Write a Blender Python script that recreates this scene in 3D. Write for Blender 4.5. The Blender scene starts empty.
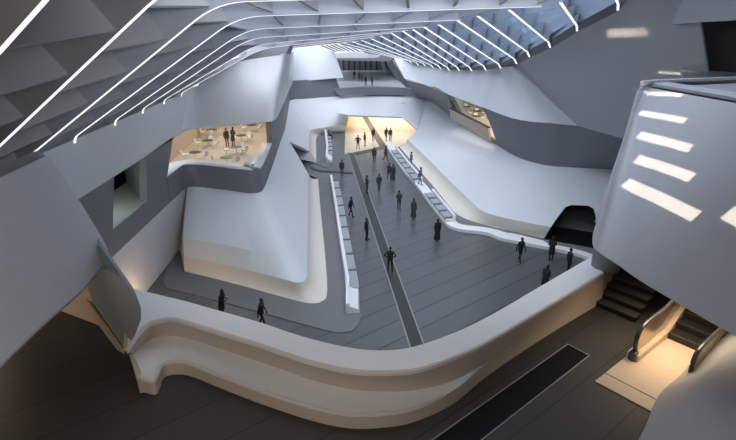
import bpy, bmesh, math, random
from mathutils import Vector, Matrix
random.seed(4)
SC = bpy.context.scene
COL = SC.collection
PI = math.pi
V = Vector
R = math.radians

# ------------------------------------------------------------------ survey helpers
# The hall is set out from a survey of the photograph: floor levels 0 (hall), 10 (gallery), camera eye 18 m.
EYE = V((0, 0, 18.0)); TILT = R(21.5); FOC = 520.0
FWD = V((0, math.cos(TILT), -math.sin(TILT))); DWN = V((0, -math.sin(TILT), -math.cos(TILT)))
def ray(u, v):
    return FWD + V((1, 0, 0)) * ((u - 368) / FOC) + DWN * ((v - 220) / FOC)
def atz(u, v, z=0.0):
    d = ray(u, v); return EYE + d * ((z - EYE.z) / d.z)
def aty(u, v, y):
    d = ray(u, v); return EYE + d * (y / d.y)
def atx(u, v, x):
    d = ray(u, v); return EYE + d * (x / d.x)
def onp(u, v, p, n):
    d = ray(u, v); return EYE + d * ((p - EYE).dot(n) / d.dot(n))

# ------------------------------------------------------------------ materials
def nodes_of(name):
    m = bpy.data.materials.new(name); m.use_nodes = True
    nt = m.node_tree; b = nt.nodes['Principled BSDF']
    return m, nt, b
def mat(name, col, rough=0.6, metal=0.0, spec=0.4, var=0.05, scale=6.0, bump=0.0, emit=None, es=0.0):
    m, nt, b = nodes_of(name)
    b.inputs['Roughness'].default_value = rough; b.inputs['Metallic'].default_value = metal
    b.inputs['Specular IOR Level'].default_value = spec
    geo = nt.nodes.new('ShaderNodeNewGeometry')
    nz = nt.nodes.new('ShaderNodeTexNoise'); nz.inputs['Scale'].default_value = scale; nz.inputs['Detail'].default_value = 6
    nt.links.new(geo.outputs['Position'], nz.inputs['Vector'])
    rp = nt.nodes.new('ShaderNodeMapRange'); rp.inputs[1].default_value = .3; rp.inputs[2].default_value = .7
    rp.inputs[3].default_value = 1 - var; rp.inputs[4].default_value = 1 + var
    nt.links.new(nz.outputs['Fac'], rp.inputs[0])
    mx = nt.nodes.new('ShaderNodeVectorMath'); mx.operation = 'SCALE'
    mx.inputs[0].default_value = col; nt.links.new(rp.outputs[0], mx.inputs['Scale'])
    nt.links.new(mx.outputs[0], b.inputs['Base Color'])
    if bump:
        bp = nt.nodes.new('ShaderNodeBump'); bp.inputs['Strength'].default_value = bump; bp.inputs['Distance'].default_value = .01
        nt.links.new(nz.outputs['Fac'], bp.inputs['Height']); nt.links.new(bp.outputs[0], b.inputs['Normal'])
    if emit:
        b.inputs['Emission Color'].default_value = (*emit, 1); b.inputs['Emission Strength'].default_value = es
    return m
def plank_mat(name, col, line, ang, spacing, lw, rough, var=0.06, off=0.0, spec=.5):
    m, nt, b = nodes_of(name); N = nt.nodes; L = nt.links
    b.inputs['Roughness'].default_value = rough; b.inputs['Specular IOR Level'].default_value = spec
    geo = N.new('ShaderNodeNewGeometry')
    dt = N.new('ShaderNodeVectorMath'); dt.operation = 'DOT_PRODUCT'; dt.inputs[1].default_value = (-math.sin(ang), math.cos(ang), 0)
    L.new(geo.outputs['Position'], dt.inputs[0])
    def mth(op, a, bb):
        n = N.new('ShaderNodeMath'); n.operation = op
        for i, x in enumerate((a, bb)):
            if x is None: continue
            if isinstance(x, (int, float)): n.inputs[i].default_value = x
            else: L.new(x, n.inputs[i])
        return n.outputs[0]
    s = mth('DIVIDE', mth('ADD', dt.outputs['Value'], off + 400 * spacing), spacing)
    fr = mth('FRACT', s, None); idx = mth('FLOOR', s, None)
    mask = mth('LESS_THAN', fr, lw / spacing)
    wn = N.new('ShaderNodeTexWhiteNoise'); wn.noise_dimensions = '1D'; L.new(idx, wn.inputs['W'])
    nz = N.new('ShaderNodeTexNoise'); nz.inputs['Scale'].default_value = 1.2; nz.inputs['Detail'].default_value = 5
    L.new(geo.outputs['Position'], nz.inputs['Vector'])
    tone = mth('ADD', mth('MULTIPLY', wn.outputs['Value'], 2 * var), mth('MULTIPLY', nz.outputs['Fac'], 2 * var))
    tone = mth('ADD', tone, 1 - 2 * var)
    sc = N.new('ShaderNodeVectorMath'); sc.operation = 'SCALE'; sc.inputs[0].default_value = col; L.new(tone, sc.inputs['Scale'])
    mx = N.new('ShaderNodeMix'); mx.data_type = 'RGBA'
    L.new(mask, mx.inputs[0]); L.new(sc.outputs[0], mx.inputs[6]); mx.inputs[7].default_value = (*line, 1)
    L.new(mx.outputs[2], b.inputs['Base Color'])
    return m
def glow(name, col, s):
    m = bpy.data.materials.new(name); m.use_nodes = True; nt = m.node_tree
    nt.nodes.remove(nt.nodes['Principled BSDF'])
    e = nt.nodes.new('ShaderNodeEmission'); e.inputs[0].default_value = (*col, 1); e.inputs[1].default_value = s
    nt.links.new(e.outputs[0], nt.nodes['Material Output'].inputs[0]); return m
def glass_mat(name, tint, refl):
    m = bpy.data.materials.new(name); m.use_nodes = True; nt = m.node_tree
    nt.nodes.remove(nt.nodes['Principled BSDF'])
    t = nt.nodes.new('ShaderNodeBsdfTransparent'); t.inputs[0].default_value = (*tint, 1)
    g = nt.nodes.new('ShaderNodeBsdfGlossy'); g.inputs['Roughness'].default_value = .08
    lw = nt.nodes.new('ShaderNodeFresnel'); lw.inputs[0].default_value = 1.45
    ml = nt.nodes.new('ShaderNodeMath'); ml.operation = 'MULTIPLY'; ml.inputs[1].default_value = refl; nt.links.new(lw.outputs[0], ml.inputs[0])
    mx = nt.nodes.new('ShaderNodeMixShader'); nt.links.new(ml.outputs[0], mx.inputs[0])
    nt.links.new(t.outputs[0], mx.inputs[1]); nt.links.new(g.outputs[0], mx.inputs[2])
    nt.links.new(mx.outputs[0], nt.nodes['Material Output'].inputs[0]); return m

PLANK = R(39)
M = dict(
    white=mat('white plaster', (.665, .69, .735), .42, var=.02, scale=3),
    cream=mat('cream plaster', (.72, .68, .62), .5, var=.02, scale=3),
    slate=mat('slate grey cladding', (.20, .21, .232), .6, var=.05, scale=25),
    slateblue=mat('slate blue panel', (.235, .285, .335), .6, var=.04, scale=20),
    grey=mat('mid grey plaster', (.40, .41, .44), .5, var=.02, scale=5),
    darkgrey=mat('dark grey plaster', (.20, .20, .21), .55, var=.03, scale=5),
    carpet=mat('grey floor covering', (.17, .175, .185), .7, var=.06, scale=60),
    charcoal=mat('charcoal lining', (.035, .036, .04), .7, var=.08, scale=8),
    doorgrey=mat('door lining grey', (.06, .062, .065), .7, var=.05),
    greengrey=mat('green grey reveal', (.30, .335, .31), .5, var=.03),
    brown=mat('dark brown lining', (.09, .072, .062), .8, var=.08, scale=8),
    facing=mat('warm parapet facing', (.60, .52, .45), .55, var=.02, scale=3),
    tan=mat('tan stone', (.55, .45, .35), .5, var=.04, scale=8),
    tanfloor=mat('tan floor', (.56, .47, .38), .35, var=.05, scale=2),
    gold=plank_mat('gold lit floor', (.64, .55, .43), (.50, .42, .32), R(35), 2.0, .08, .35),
    floor=plank_mat('dark hall planks', (.096, .101, .110), (.024, .025, .028), PLANK, 1.6, .075, .30),
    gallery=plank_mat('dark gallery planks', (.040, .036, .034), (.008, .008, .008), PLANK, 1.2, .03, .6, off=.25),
    strip=mat('charcoal strip', (.034, .035, .038), .45, var=.05, scale=12),
    stripedge=mat('pale metal edge', (.26, .265, .27), .5),
    groove=mat('black channel', (.005, .005, .006), .6, spec=.15, var=.1),
    coping=mat('white coping', (.79, .80, .84), .45, var=.015, scale=3),
    panel=mat('panel grey', (.43, .455, .515), .45, var=.02, scale=3),
    rib_skytint=mat('skylight rib grey with sky tint', (.33, .38, .47), .5, var=.03, scale=4),  # blue of the reflected sky is put into the rib colour
    rib=mat('rib grey blue', (.45, .47, .54), .5, var=.03, scale=4),
    ribdark=mat('coffer grey', (.43, .43, .44), .55, var=.03, scale=4),
    led=glow('rib light', (.94, .97, 1.0), 1.25),
    seat=mat('bench seat grey', (.34, .36, .39), .5, var=.03),
    bench=mat('bench white', (.80, .81, .83), .4, var=.01),
    step=mat('stair brown', (.05, .043, .038), .55, var=.05),
    riser=mat('stair riser black', (.008, .007, .007), .6, var=.05),
    metal=mat('bronze steel', (.50, .42, .34), .28, metal=.9, var=.03),
    rail=mat('dark rubber rail', (.055, .055, .06), .25, spec=.7),
    escstep=mat('escalator step', (.04, .038, .036), .4, metal=.4),
    cloth=mat('black clothing', (.016, .017, .02), .85, var=.15, scale=8),
    cloth2=mat('charcoal clothing', (.050, .052, .058), .85, var=.15, scale=8),
    cloth3=mat('grey clothing', (.13, .135, .145), .85, var=.1, scale=8),
    cloth4=mat('brown clothing', (.06, .04, .028), .85, var=.1, scale=8),
    skin=mat('skin', (.10, .07, .055), .6, var=.05),
    hair=mat('dark hair', (.010, .009, .009), .6, var=.1),
    tabletop=mat('green table top', (.025, .06, .03), .3, var=.05),
    chair=mat('white chair shell', (.74, .76, .77), .4, var=.01),
    chairblack=mat('black chair shell', (.02, .02, .022), .4, var=.01),
    glass=glass_mat('roof glass', (.93, .96, .99), .5),
    railglass=glass_mat('balustrade glass', (.86, .80, .72), .9),
    mezzfloor=mat('pale gallery floor', (.38, .385, .40), .3, var=.03, scale=2),
)

# ------------------------------------------------------------------ object helpers
def tag(o, label=None, cat=None, group=None, kind=None):
    for k, x in (('label', label), ('category', cat), ('group', group), ('kind', kind)):
        if x: o[k] = x
    return o
def link(name, me, m, parent=None, smooth=True):
    o = bpy.data.objects.new(name, me); COL.objects.link(o)
    ms = m if isinstance(m, (list, tuple)) else [m]
    for x in ms: me.materials.append(M[x] if isinstance(x, str) else x)
    if smooth:
        for p in me.polygons: p.use_smooth = True
    if parent is not None: o.parent = parent
    return o
def bobj(name, bm, m, parent=None, smooth=False, bevel=0.0, seg=2, auto=True):
    bmesh.ops.recalc_face_normals(bm, faces=bm.faces)
    me = bpy.data.meshes.new(name); bm.to_mesh(me); bm.free()
    o = link(name, me, m, parent, smooth)
    if bevel:
        b = o.modifiers.new('bevel', 'BEVEL'); b.width = bevel; b.segments = seg; b.limit_method = 'ANGLE'; b.angle_limit = R(35)
    return o
def empty(name, loc=(0, 0, 0), rz=0.0):
    o = bpy.data.objects.new(name, None); COL.objects.link(o); o.location = loc; o.rotation_euler = (0, 0, rz); o.empty_display_size = .2
    return o
def local(o, root):
    "keep world coordinates of a mesh built in world space when parented to an Empty"
    o.parent = root; o.matrix_parent_inverse = root.matrix_basis.inverted(); return o
def cr(p0, p1, p2, p3, t):
    return .5 * ((2 * p1) + (p2 - p0) * t + (2 * p0 - 5 * p1 + 4 * p2 - p3) * t * t + (3 * p1 - p0 - 3 * p2 + p3) * t ** 3)
def smoothline(pts, n, closed=False):
    pts = [V(p) for p in pts]
    if n <= 1 or len(pts) < 3: 
        if len(pts) == 2 and n > 1: return [pts[0].lerp(pts[1], i / n) for i in range(n)] + [pts[1]]
        return pts
    out = []; k = len(pts)
    rng = range(k if closed else k - 1)
    for i in rng:
        g = (lambda j: pts[j % k]) if closed else (lambda j: pts[j] if 0 <= j < k else (2 * pts[0] - pts[1] if j < 0 else 2 * pts[-1] - pts[-2]))
        for s in range(n): out.append(cr(g(i - 1), g(i), g(i + 1), g(i + 2), s / n))
    if not closed: out.append(pts[-1])
    return out
def grid_mesh(name, rows):
    vs = [p for r in rows for p in r]; w = len(rows[0]); fs = []
    for j in range(len(rows) - 1):
        for i in range(w - 1):
            fs.append((j * w + i, j * w + i + 1, (j + 1) * w + i + 1, (j + 1) * w + i))
    me = bpy.data.meshes.new(name); me.from_pydata([tuple(v) for v in vs], [], fs); me.update(); return me
def surf(name, rows, m, nu=6, nv=1, thick=.3, parent=None, smooth=True, kind=None):
    "rows run bottom to top, points left to right as seen from the hall; thickness grows behind"
    rows = [smoothline(r, nu) for r in rows]
    if nv > 1 and len(rows) > 1:
        cols = [smoothline([r[i] for r in rows], nv) for i in range(len(rows[0]))]
        rows = [[c[j] for c in cols] for j in range(len(cols[0]))]
    me = grid_mesh(name, rows); o = link(name, me, m, None, smooth)
    if parent is not None: local(o, parent)
    if thick:
        s = o.modifiers.new('thick', 'SOLIDIFY'); s.thickness = abs(thick); s.offset = -1 if thick > 0 else 1
        e = o.modifiers.new('es', 'EDGE_SPLIT'); e.split_angle = R(40)
    if kind: o['kind'] = kind
    return o
def prism(name, pts, vec, m, parent=None, bevel=0.0, kind=None):
    "polygon swept along vec"
    bm = bmesh.new(); vec = V(vec)
    a = [bm.verts.new(V(p)) for p in pts]; b = [bm.verts.new(V(p) + vec) for p in pts]
    bm.faces.new(a); bm.faces.new(list(reversed(b)))
    n = len(a)
    for i in range(n): bm.faces.new((a[i], b[i], b[(i + 1) % n], a[(i + 1) % n]))
    o = bobj(name, bm, m, None, False, bevel)
    if parent is not None: local(o, parent)
    if kind: o['kind'] = kind
    return o
def bm_box(bm, c, size, rz=0.0, ax=None):
    c = V(c); s = V(size) / 2
    rot = Matrix.Rotation(rz, 3, 'Z') if ax is None else ax
    vs = [bm.verts.new(c + rot @ V((x * s.x, y * s.y, z * s.z))) for x in (-1, 1) for y in (-1, 1) for z in (-1, 1)]
    for f in ((0, 1, 3, 2), (4, 6, 7, 5), (0, 4, 5, 1), (2, 3, 7, 6), (0, 2, 6, 4), (1, 5, 7, 3)): bm.faces.new([vs[i] for i in f])
def box(name, c, size, m, rz=0.0, parent=None, bevel=0.0, kind=None):
    bm = bmesh.new(); bm_box(bm, c, size, rz); o = bobj(name, bm, m, None, False, bevel)
    if parent is not None: local(o, parent)
    if kind: o['kind'] = kind
    return o
def bm_tube(bm, pts, rad, n=8, cap=True):
    pts = [V(p) for p in pts]; rings = []
    rad = rad if isinstance(rad, (list, tuple)) else [rad] * len(pts)
    up = V((0, 0, 1))
    for i, p in enumerate(pts):
        t = (pts[min(i + 1, len(pts) - 1)] - pts[max(i - 1, 0)]).normalized()
        a = t.cross(up)
        if a.length < .05: a = t.cross(V((0, 1, 0)))
        a.normalize(); b = t.cross(a)
        rings.append([bm.verts.new(p + (a * math.cos(2 * PI * k / n) + b * math.sin(2 * PI * k / n)) * rad[i]) for k in range(n)])
    for r0, r1 in zip(rings, rings[1:]):
        for k in range(n): bm.faces.new((r0[k], r0[(k + 1) % n], r1[(k + 1) % n], r1[k]))
    if cap: bm.faces.new(rings[0]); bm.faces.new(list(reversed(rings[-1])))
def bm_lathe(bm, prof, n=20, c=(0, 0, 0)):
    c = V(c); rings = []
    for r, z in prof: rings.append([bm.verts.new(c + V((r * math.cos(2 * PI * k / n), r * math.sin(2 * PI * k / n), z))) for k in range(n)])
    for r0, r1 in zip(rings, rings[1:]):
        for k in range(n): bm.faces.new((r0[k], r0[(k + 1) % n], r1[(k + 1) % n], r1[k]))
    bm.faces.new(list(reversed(rings[0]))); bm.faces.new(rings[-1])
def sweep(name, path, prof, m, parent=None, smooth=True, closed_prof=True, right=None):
    "prof = [(side, up)] swept along a path with z up; side is to the right of travel"
    path = [V(p) for p in path]; rows = []
    for i, p in enumerate(path):
        t = path[min(i + 1, len(path) - 1)] - path[max(i - 1, 0)]; t.z = 0; t.normalize()
        s = V((t.y, -t.x, 0))
        pr = prof(i / (len(path) - 1)) if callable(prof) else prof
        rows.append([p + s * a + V((0, 0, b)) for a, b in pr])
    bm = bmesh.new(); vr = [[bm.verts.new(q) for q in r] for r in rows]; n = len(vr[0])
    for r0, r1 in zip(vr, vr[1:]):
        for k in range(n if closed_prof else n - 1): bm.faces.new((r0[k], r0[(k + 1) % n], r1[(k + 1) % n], r1[k]))
    if closed_prof: bm.faces.new(vr[0]); bm.faces.new(list(reversed(vr[-1])))
    o = bobj(name, bm, m, None, smooth)
    if smooth:
        e = o.modifiers.new('es', 'EDGE_SPLIT'); e.split_angle = R(38)
    if parent is not None: local(o, parent)
    return o
def fillet(pts, rads, n=6):
    pts = [V(p) for p in pts]; out = [pts[0]]
    for i in range(1, len(pts) - 1):
        a, b, c = pts[i - 1], pts[i], pts[i + 1]; r = rads[i - 1] if isinstance(rads, (list, tuple)) else rads
        if r <= 0: out.append(b); continue
        u = (a - b); w = (c - b); d = min(r, u.length * .45, w.length * .45)
        p, q = b + u.normalized() * d, b + w.normalized() * d
        for k in range(n + 1):
            t = k / n; out.append(p * (1 - t) ** 2 + b * 2 * t * (1 - t) + q * t * t)
    out.append(pts[-1]); return out
# ================================================================== SETTING
def apply_mods(o):
    dg = bpy.context.evaluated_depsgraph_get(); dg.update()
    me = bpy.data.meshes.new_from_object(o.evaluated_get(dg)); old = o.data
    o.modifiers.clear(); o.data = me; me.name = old.name
def cut(o, pts, vec):
    "cut a real opening through o: prism of pts swept along vec; the cutter is deleted"
    c = prism('cutter', pts, vec, 'charcoal')
    bpy.context.view_layer.update()
    b = o.modifiers.new('cut', 'BOOLEAN'); b.operation = 'DIFFERENCE'; b.solver = 'EXACT'; b.object = c
    es = [m for m in o.modifiers if m.type == 'EDGE_SPLIT']
    for m in es: o.modifiers.remove(m)
    apply_mods(o)
    bpy.data.objects.remove(c)
    e = o.modifiers.new('es', 'EDGE_SPLIT'); e.split_angle = R(40)
def S(o, kind='structure'):
    o['kind'] = kind; return o
def zs(pts, z): return [atz(u, v, z) for u, v in pts]
def lerprow(a, b, t): return [p.lerp(q, t) for p, q in zip(a, b)]

# ---- floors
S(box('floor', (0, 66, -.25), (76, 112, .5), 'floor'))
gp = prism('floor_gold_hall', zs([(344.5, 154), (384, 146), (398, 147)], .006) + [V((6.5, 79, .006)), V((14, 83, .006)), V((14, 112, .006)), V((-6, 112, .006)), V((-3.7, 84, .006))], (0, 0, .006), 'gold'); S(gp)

# ---- floor strip of darker stone with pale edges (turns twice on its way to the gold hall)
strip = empty('floor_strip'); S(strip)
main = zs([(420, 378), (434.5, 374), (354.5, 154), (348, 152.5)], .01)
prism('strip_inlay', main, (0, 0, .01), 'strip', strip)
prism('strip_inlay', zs([(347.5, 154.5), (354.5, 156), (387, 148), (384.5, 145.3)], .012), (0, 0, .01), 'strip', strip)
prism('strip_inlay', zs([(379.5, 146.8), (387, 147), (364.5, 112), (359.5, 112)], .014), (0, 0, .01), 'strip', strip)
prism('strip_inlay', zs([(309, 166), (311, 168.5), (320, 171.5), (352.5, 173.6), (352.5, 171.8), (322, 170)], .052), (0, 0, .01), 'strip', strip)
for a, b in (((420, 378), (348, 152.5)), ((434.5, 374), (354.5, 154))):
    p, q = atz(*a, 0), atz(*b, 0); t = (q - p).normalized(); s = V((t.y, -t.x, 0)) * .045
    prism('strip_edge', [p - s + V((0, 0, .01)), p + s + V((0, 0, .01)), q + s + V((0, 0, .01)), q - s + V((0, 0, .01))], (0, 0, .018), 'stripedge', strip)

# ---- grey floor covering round the plinths
ap = zs([(186, 245), (172, 260), (163.5, 277), (163.5, 284), (167, 287.5), (176, 290), (200, 296), (300, 323.5), (330, 331.5), (341, 333), (352, 331), (359, 324), (361, 316), (358.5, 300), (349, 255), (338.5, 200), (334.5, 181), (331, 177.5), (318, 177)], .02)
S(prism('floor_covering', ap + [V((-11, 58, .02)), V((-14, 40, .02))], (0, 0, .025), 'carpet'))
ap2 = zs([(316, 164), (326, 168), (333, 164), (333.5, 150), (331.5, 134), (345, 130), (345, 126.5)], .02)
S(prism('floor_covering', ap2 + [V((-12, 80, .02)), V((-10, 66, .02))], (0, 0, .025), 'carpet'))
ap3 = zs([(390, 150), (404, 169), (418, 184), (440, 210), (451, 224), (463, 229), (488, 232), (503, 238), (520, 241), (560, 250), (590, 258), (640, 262)], .02)
S(prism('floor_covering', ap3 + [V((22, 44, .02)), V((16, 46, .02)), V((10.5, 50, .02)), V((5.2, 76, .02))], (0, 0, .025), 'carpet'))

# ---- island under the cafe: plinth, sloping hull, then the back wall of the hall, all one skin
crz = 1.2
cr_near = zs([(184, 256.5), (215, 262.5), (250, 270.5), (283, 279), (298, 282.5), (305.5, 279), (307, 268), (307.5, 230), (308, 200), (308.3, 174)], crz)
tp_near = [V(p) for p in ((-15.4, 42.3, 4.45), (-13.6, 41.8, 4.45), (-11.5, 41.1, 4.45), (-9.7, 40.5, 4.45), (-9.15, 40.45, 4.45), (-8.8, 40.9, 4.45), (-8.75, 41.9, 4.45), (-9.0, 46, 4.5), (-9.3, 50, 4.5), (-10.3, 62, 4.5))]
mid = lerprow(cr_near, tp_near, .76); mid[-1] = cr_near[-1].lerp(tp_near[-1], .76); mid[-1].y = 62
low = lerprow(cr_near, tp_near, .38); low[-1].y = 59.6
for i in range(5):
    a_, b_ = cr_near[i], tp_near[i]; f_ = (.10, .10, .11, .18, .30)[i]; low[i] = V((a_.x + (b_.x - a_.x) * f_, a_.y + (b_.y - a_.y) * f_, 2.45))
    mid[i] = low[i].lerp(b_, .60)
isl = surf('wall_island', [cr_near, low, mid, tp_near], 'white', nu=5, nv=1, thick=.25); S(isl)
def plinth(name, base, crease, nu=5):
    a = [V((p.x, p.y, 0)) for p in base]
    m1 = [V((p.x * .55 + q.x * .45, p.y * .55 + q.y * .45, .22)) for p, q in zip(base, crease)]
    m2 = [V((p.x * .2 + q.x * .8, p.y * .2 + q.y * .8, .62)) for p, q in zip(base, crease)]
    return S(surf(name, [a, m1, m2, crease], 'cream', nu=nu, nv=3, thick=.2))
bs_near = zs([(184.5, 272), (213, 279), (247, 288), (283, 298), (308, 304), (323, 303), (329.5, 292), (326.5, 250), (322, 210), (319, 178)], 0)
plinth('baseboard_island', bs_near, cr_near)
# left end of the island skin closes back to the left wall
surf('wall_island_return', [[V((-15.6, 39.2, 0)), V((bs_near[0].x, bs_near[0].y, 0))], [V((-15.6, 40.0, 1.2)), cr_near[0]], [V((-15.6, 42.6, 4.5)), tp_near[0] + V((0, .1, 0))]], 'cream', nu=1, thick=.2, kind='structure')

far_c = zs([(309.3, 151.5), (309.3, 142), (309.3, 133), (311.5, 130), (320, 128), (345.5, 124.5)], crz)
far_t = [V((-10.3, 62, 4.5)), V((-11.4, 72, 4.6)), V((-12.6, 84, 4.8)), aty(294, 99.5, 87), aty(320, 97.5, 88), aty(351, 95, 89)]
lip = [aty(348.5, 115, 84), aty(375, 116, 84.3), aty(402, 117, 85)]
ltp = [aty(351, 95, 89), aty(378, 94.6, 89.6), aty(404, 95, 89.5)]
far_t[-1] = V(ltp[0]); far_m = lerprow(far_c, far_t, .76); far_m[0] = V(mid[-1]); far_m[-1] = V(lip[0]); far_m[-2] = far_c[-2].lerp(far_t[-2], .6)
S(surf('wall_back', [far_c, far_m, far_t], 'white', nu=5, thick=.25))
far_b = zs([(317, 163), (317, 150), (317, 139), (319, 135.5), (327, 133.5), (346, 131.5)], 0)
plinth('baseboard_back', far_b, far_c)
# passage through the island: grey lining of the cut
ja = [far_b[0], far_c[0], V(mid[-1])]
S(prism('wall_passage', [ja[0], ja[1], ja[2], ja[2] + V((-9, 1.5, 0)), V((-18, 69.5, 0))], (0, .25, .02), 'grey'))
S(prism('wall_passage', [V((bs_near[-1].x, bs_near[-1].y, 0)), cr_near[-1], V(mid[-1]), mid[-1] + V((-9, -1, 0)), V((-18, 58, 0))], (0, -.2, .02), 'grey'))
# lintel over the gold hall
S(surf('wall_back_lintel', [lip, ltp], 'white', nu=3, thick=.3))
tri = [aty(417, 129, 80), aty(426.5, 99, 88)]
S(surf('wall_back_corner', [[lip[-1], tri[0]], [ltp[-1], tri[1]]], 'white', nu=3, thick=.3))
S(prism('wall_back_jamb', [far_b[-1], far_c[-1], lip[0], lip[0] + V((0, 3, 0)), far_b[-1] + V((0, 3, 0))], (-.3, .1, 0), 'tan'))
# gold hall shell
S(box('wall_gold', (-4.8, 101, 2), (.4, 22, 4), 'tan'))
S(box('wall_gold', (11.6, 100, 2), (.4, 24, 4), 'tan'))
S(box('wall_gold', (3, 112, 2), (18, .4, 4), 'tan'))
S(box('ceiling_gold', (3.5, 100, 4.2), (19, 24.6, .4), 'tan'))

# ---- right hull
rc = zs([(407.5, 139), (430, 161), (452, 183), (470, 200), (482, 210.5), (497, 216), (520, 221), (542, 225.5), (570, 230), (606, 236), (640, 240), (720, 247)], crz)
rt = [aty(426.5, 99, 88)] + zs([(444, 110.5), (458, 120), (474, 130), (490, 140.3), (504, 149.5), (520, 158), (540, 164), (560, 166.5), (600, 169), (640, 171), (720, 174)], 4.55)
rm = lerprow(rc, rt, .5); rm[0] = aty(417, 129, 80)
for i, p in enumerate(rm[1:], 1): p += V((-.25, -.25, -.15)) * (.4 + .6 * min(1, i / 5))
hull = surf('wall_right', [rc, rm, rt], 'white', nu=6, nv=5, thick=.3); S(hull)
rb = zs([(398.5, 147), (413, 164.5), (428, 182), (440, 197), (450, 210), (463, 218.5), (489, 226.5), (515, 232.5), (540, 238), (580, 246.5), (620, 254), (700, 264)], 0)
rpl = plinth('baseboard_right', rb, rc)
door = [atz(543, 240, -.05), aty(556, 220, 42.5), aty(565.5, 207.3, 43.6), aty(571, 205.2, 43.8), aty(588, 206, 43.8), aty(593, 209, 43.6), aty(595, 216, 43.2), atz(597, 250, -.05)]
def piercing(o, pts, d0, d1, mid_):
    dv = (mid_ - EYE).normalized(); cut(o, [p + dv * d0 for p in pts], dv * (d1 - d0))
dmid = sum(door, V()) / 8
piercing(hull, door, -5, 7, dmid); piercing(rpl, door[:1] + [door[1], door[6], door[7]], -5, 7, dmid)
back = [p + V((1.5, 3.2, 0)) for p in door]
S(prism('door_1_lining', [V((back[0].x - .8, back[0].y, 0)), back[1] + V((-.8, 0, 0)), back[2] + V((-.6, 0, .4)), back[4] + V((.6, 0, .4)), back[6] + V((.8, 0, .2)), V((back[7].x + .8, back[7].y, 0))], (0, .3, 0), 'doorgrey'))
S(prism('door_1_floor', [V((door[0].x, door[0].y, .05)), V((door[7].x, door[7].y, .05)), V((back[7].x, back[7].y, .05)), V((back[0].x, back[0].y, .05))], (0, 0, .01), 'groove'))
for a, b in ((0, 1), (1, 2), (6, 7)):
    S(prism('door_1_jamb', [door[a] + V((.05, .3, 0)), door[b] + V((.05, .3, 0)), back[b], back[a]], (-.08 if a < 3 else .08, 0, 0), 'charcoal'))

# ---- right slate band (with the cafe opening) and the pale wall above it
bt = [aty(407, 82, 86)] + zs([(429, 86.5), (449, 94.5), (467, 101.5), (486, 108.6), (503, 114.6), (520, 120), (550, 123.8), (578, 126), (624, 139), (660, 150), (725, 157)], 8.8)
bb = [aty(416, 96, 89)] + zs([(432, 102.6), (449, 114.3), (466, 125), (488, 139), (504, 149.5), (520, 158), (545, 165), (570, 167.2), (605, 169), (645, 171.5), (725, 174)], 4.55)
band = surf('wall_right_band', [bb, bt], 'slate', nu=5, thick=.4); S(band)
op = [aty(447.7, 93, 66.5), aty(485.3, 107, 56.5), aty(489, 141.5, 56.8), aty(449.3, 117.5, 69)]
cut(band, [p - V((2.5, 0, 0)) for p in op], (6, 0, 0))
ut = [aty(394, 58.2, 90), aty(412, 60.5, 87), aty(426, 63.5, 81), aty(441, 66, 74.5), aty(459.5, 68, 67.5), aty(472, 68.3, 63.5), aty(490, 67.5, 58.5), aty(512, 66.5, 52)]
ub = zs([(404.6, 78.6), (417, 82), (429, 86.5), (449, 94.5), (467, 101.5), (486, 108.6), (520, 120)], 8.8)
PA, PB, PC = V((14.3, 52, 13.4)), V((18.7, 46.3, 8.8)), V((20.4, 41, 8.8))
ub = ub[:7] + [V(PB)]
S(surf('wall_right_upper', [ub, ut], 'white', nu=5, thick=.35))
PN = (PC - PB).cross(PA - PB).normalized()
if PN.dot(EYE - PC) < 0: PN = -PN
def W(u, v, off=0.0): return onp(u, v, PC + PN * off, PN)
wallp = [(578, 126), (624, 139), (660, 150), (720, 165), (713, 110), (709, 80), (700, 20), (696, -45), (660, -24), (619, 4), (578, 26), (551, 42), (530, 52), (515, 60), (511.5, 66)]
S(prism('wall_right_near', [W(*p) for p in wallp], -PN * .12, 'grey'))
# dark room behind the opening at the right
S(prism('wall_right_room', [W(*p, -3.0) for p in ((690, -30), (690, 130), (830, 160), (830, -60))], -PN * .3, 'brown'))
S(prism('floor_right_room', [atz(679, 85, 14.92), atz(709, 80.5, 14.92), atz(725, 76, 14.92), V((34, 27, 14.92)), V((22, 12, 14.92)), atz(770, 113, 14.92)], (0, 0, .03), 'brown'))
S(prism('floor_right_ledge', [V((10.6, 17.0, 14.7)), V((19.5, 33.6, 14.7)), V((26, 26, 14.7)), V((22, 10, 14.7)), V((10.5, 11, 14.7))], (0, 0, .2), 'grey'))
S(box('wall_right_room', (33, 24, 16.5), (.4, 34, 10), 'brown'))
ovb = [aty(671, 24.6, 30.6), aty(685, 23.2, 29), aty(700, 22.3, 27.5), aty(736, 20.2, 24), aty(810, 15, 18)]
ovm = [aty(676, 14, 30.4), aty(690, 11, 28.6), aty(706, 8, 27), aty(742, 3, 23.5), aty(815, -8, 17.5)]
ovt = [aty(688, -14, 30.2), aty(702, -20, 28), aty(720, -26, 26), aty(756, -34, 22.5), aty(830, -60, 16.5)]
S(surf('ceiling_right_fascia', [ovb, ovm, ovt], 'grey', nu=4, nv=4, thick=.6))

S(box('wall_right_end', (34.5, 30, 6), (.4, 60, 18), 'grey'))
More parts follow.
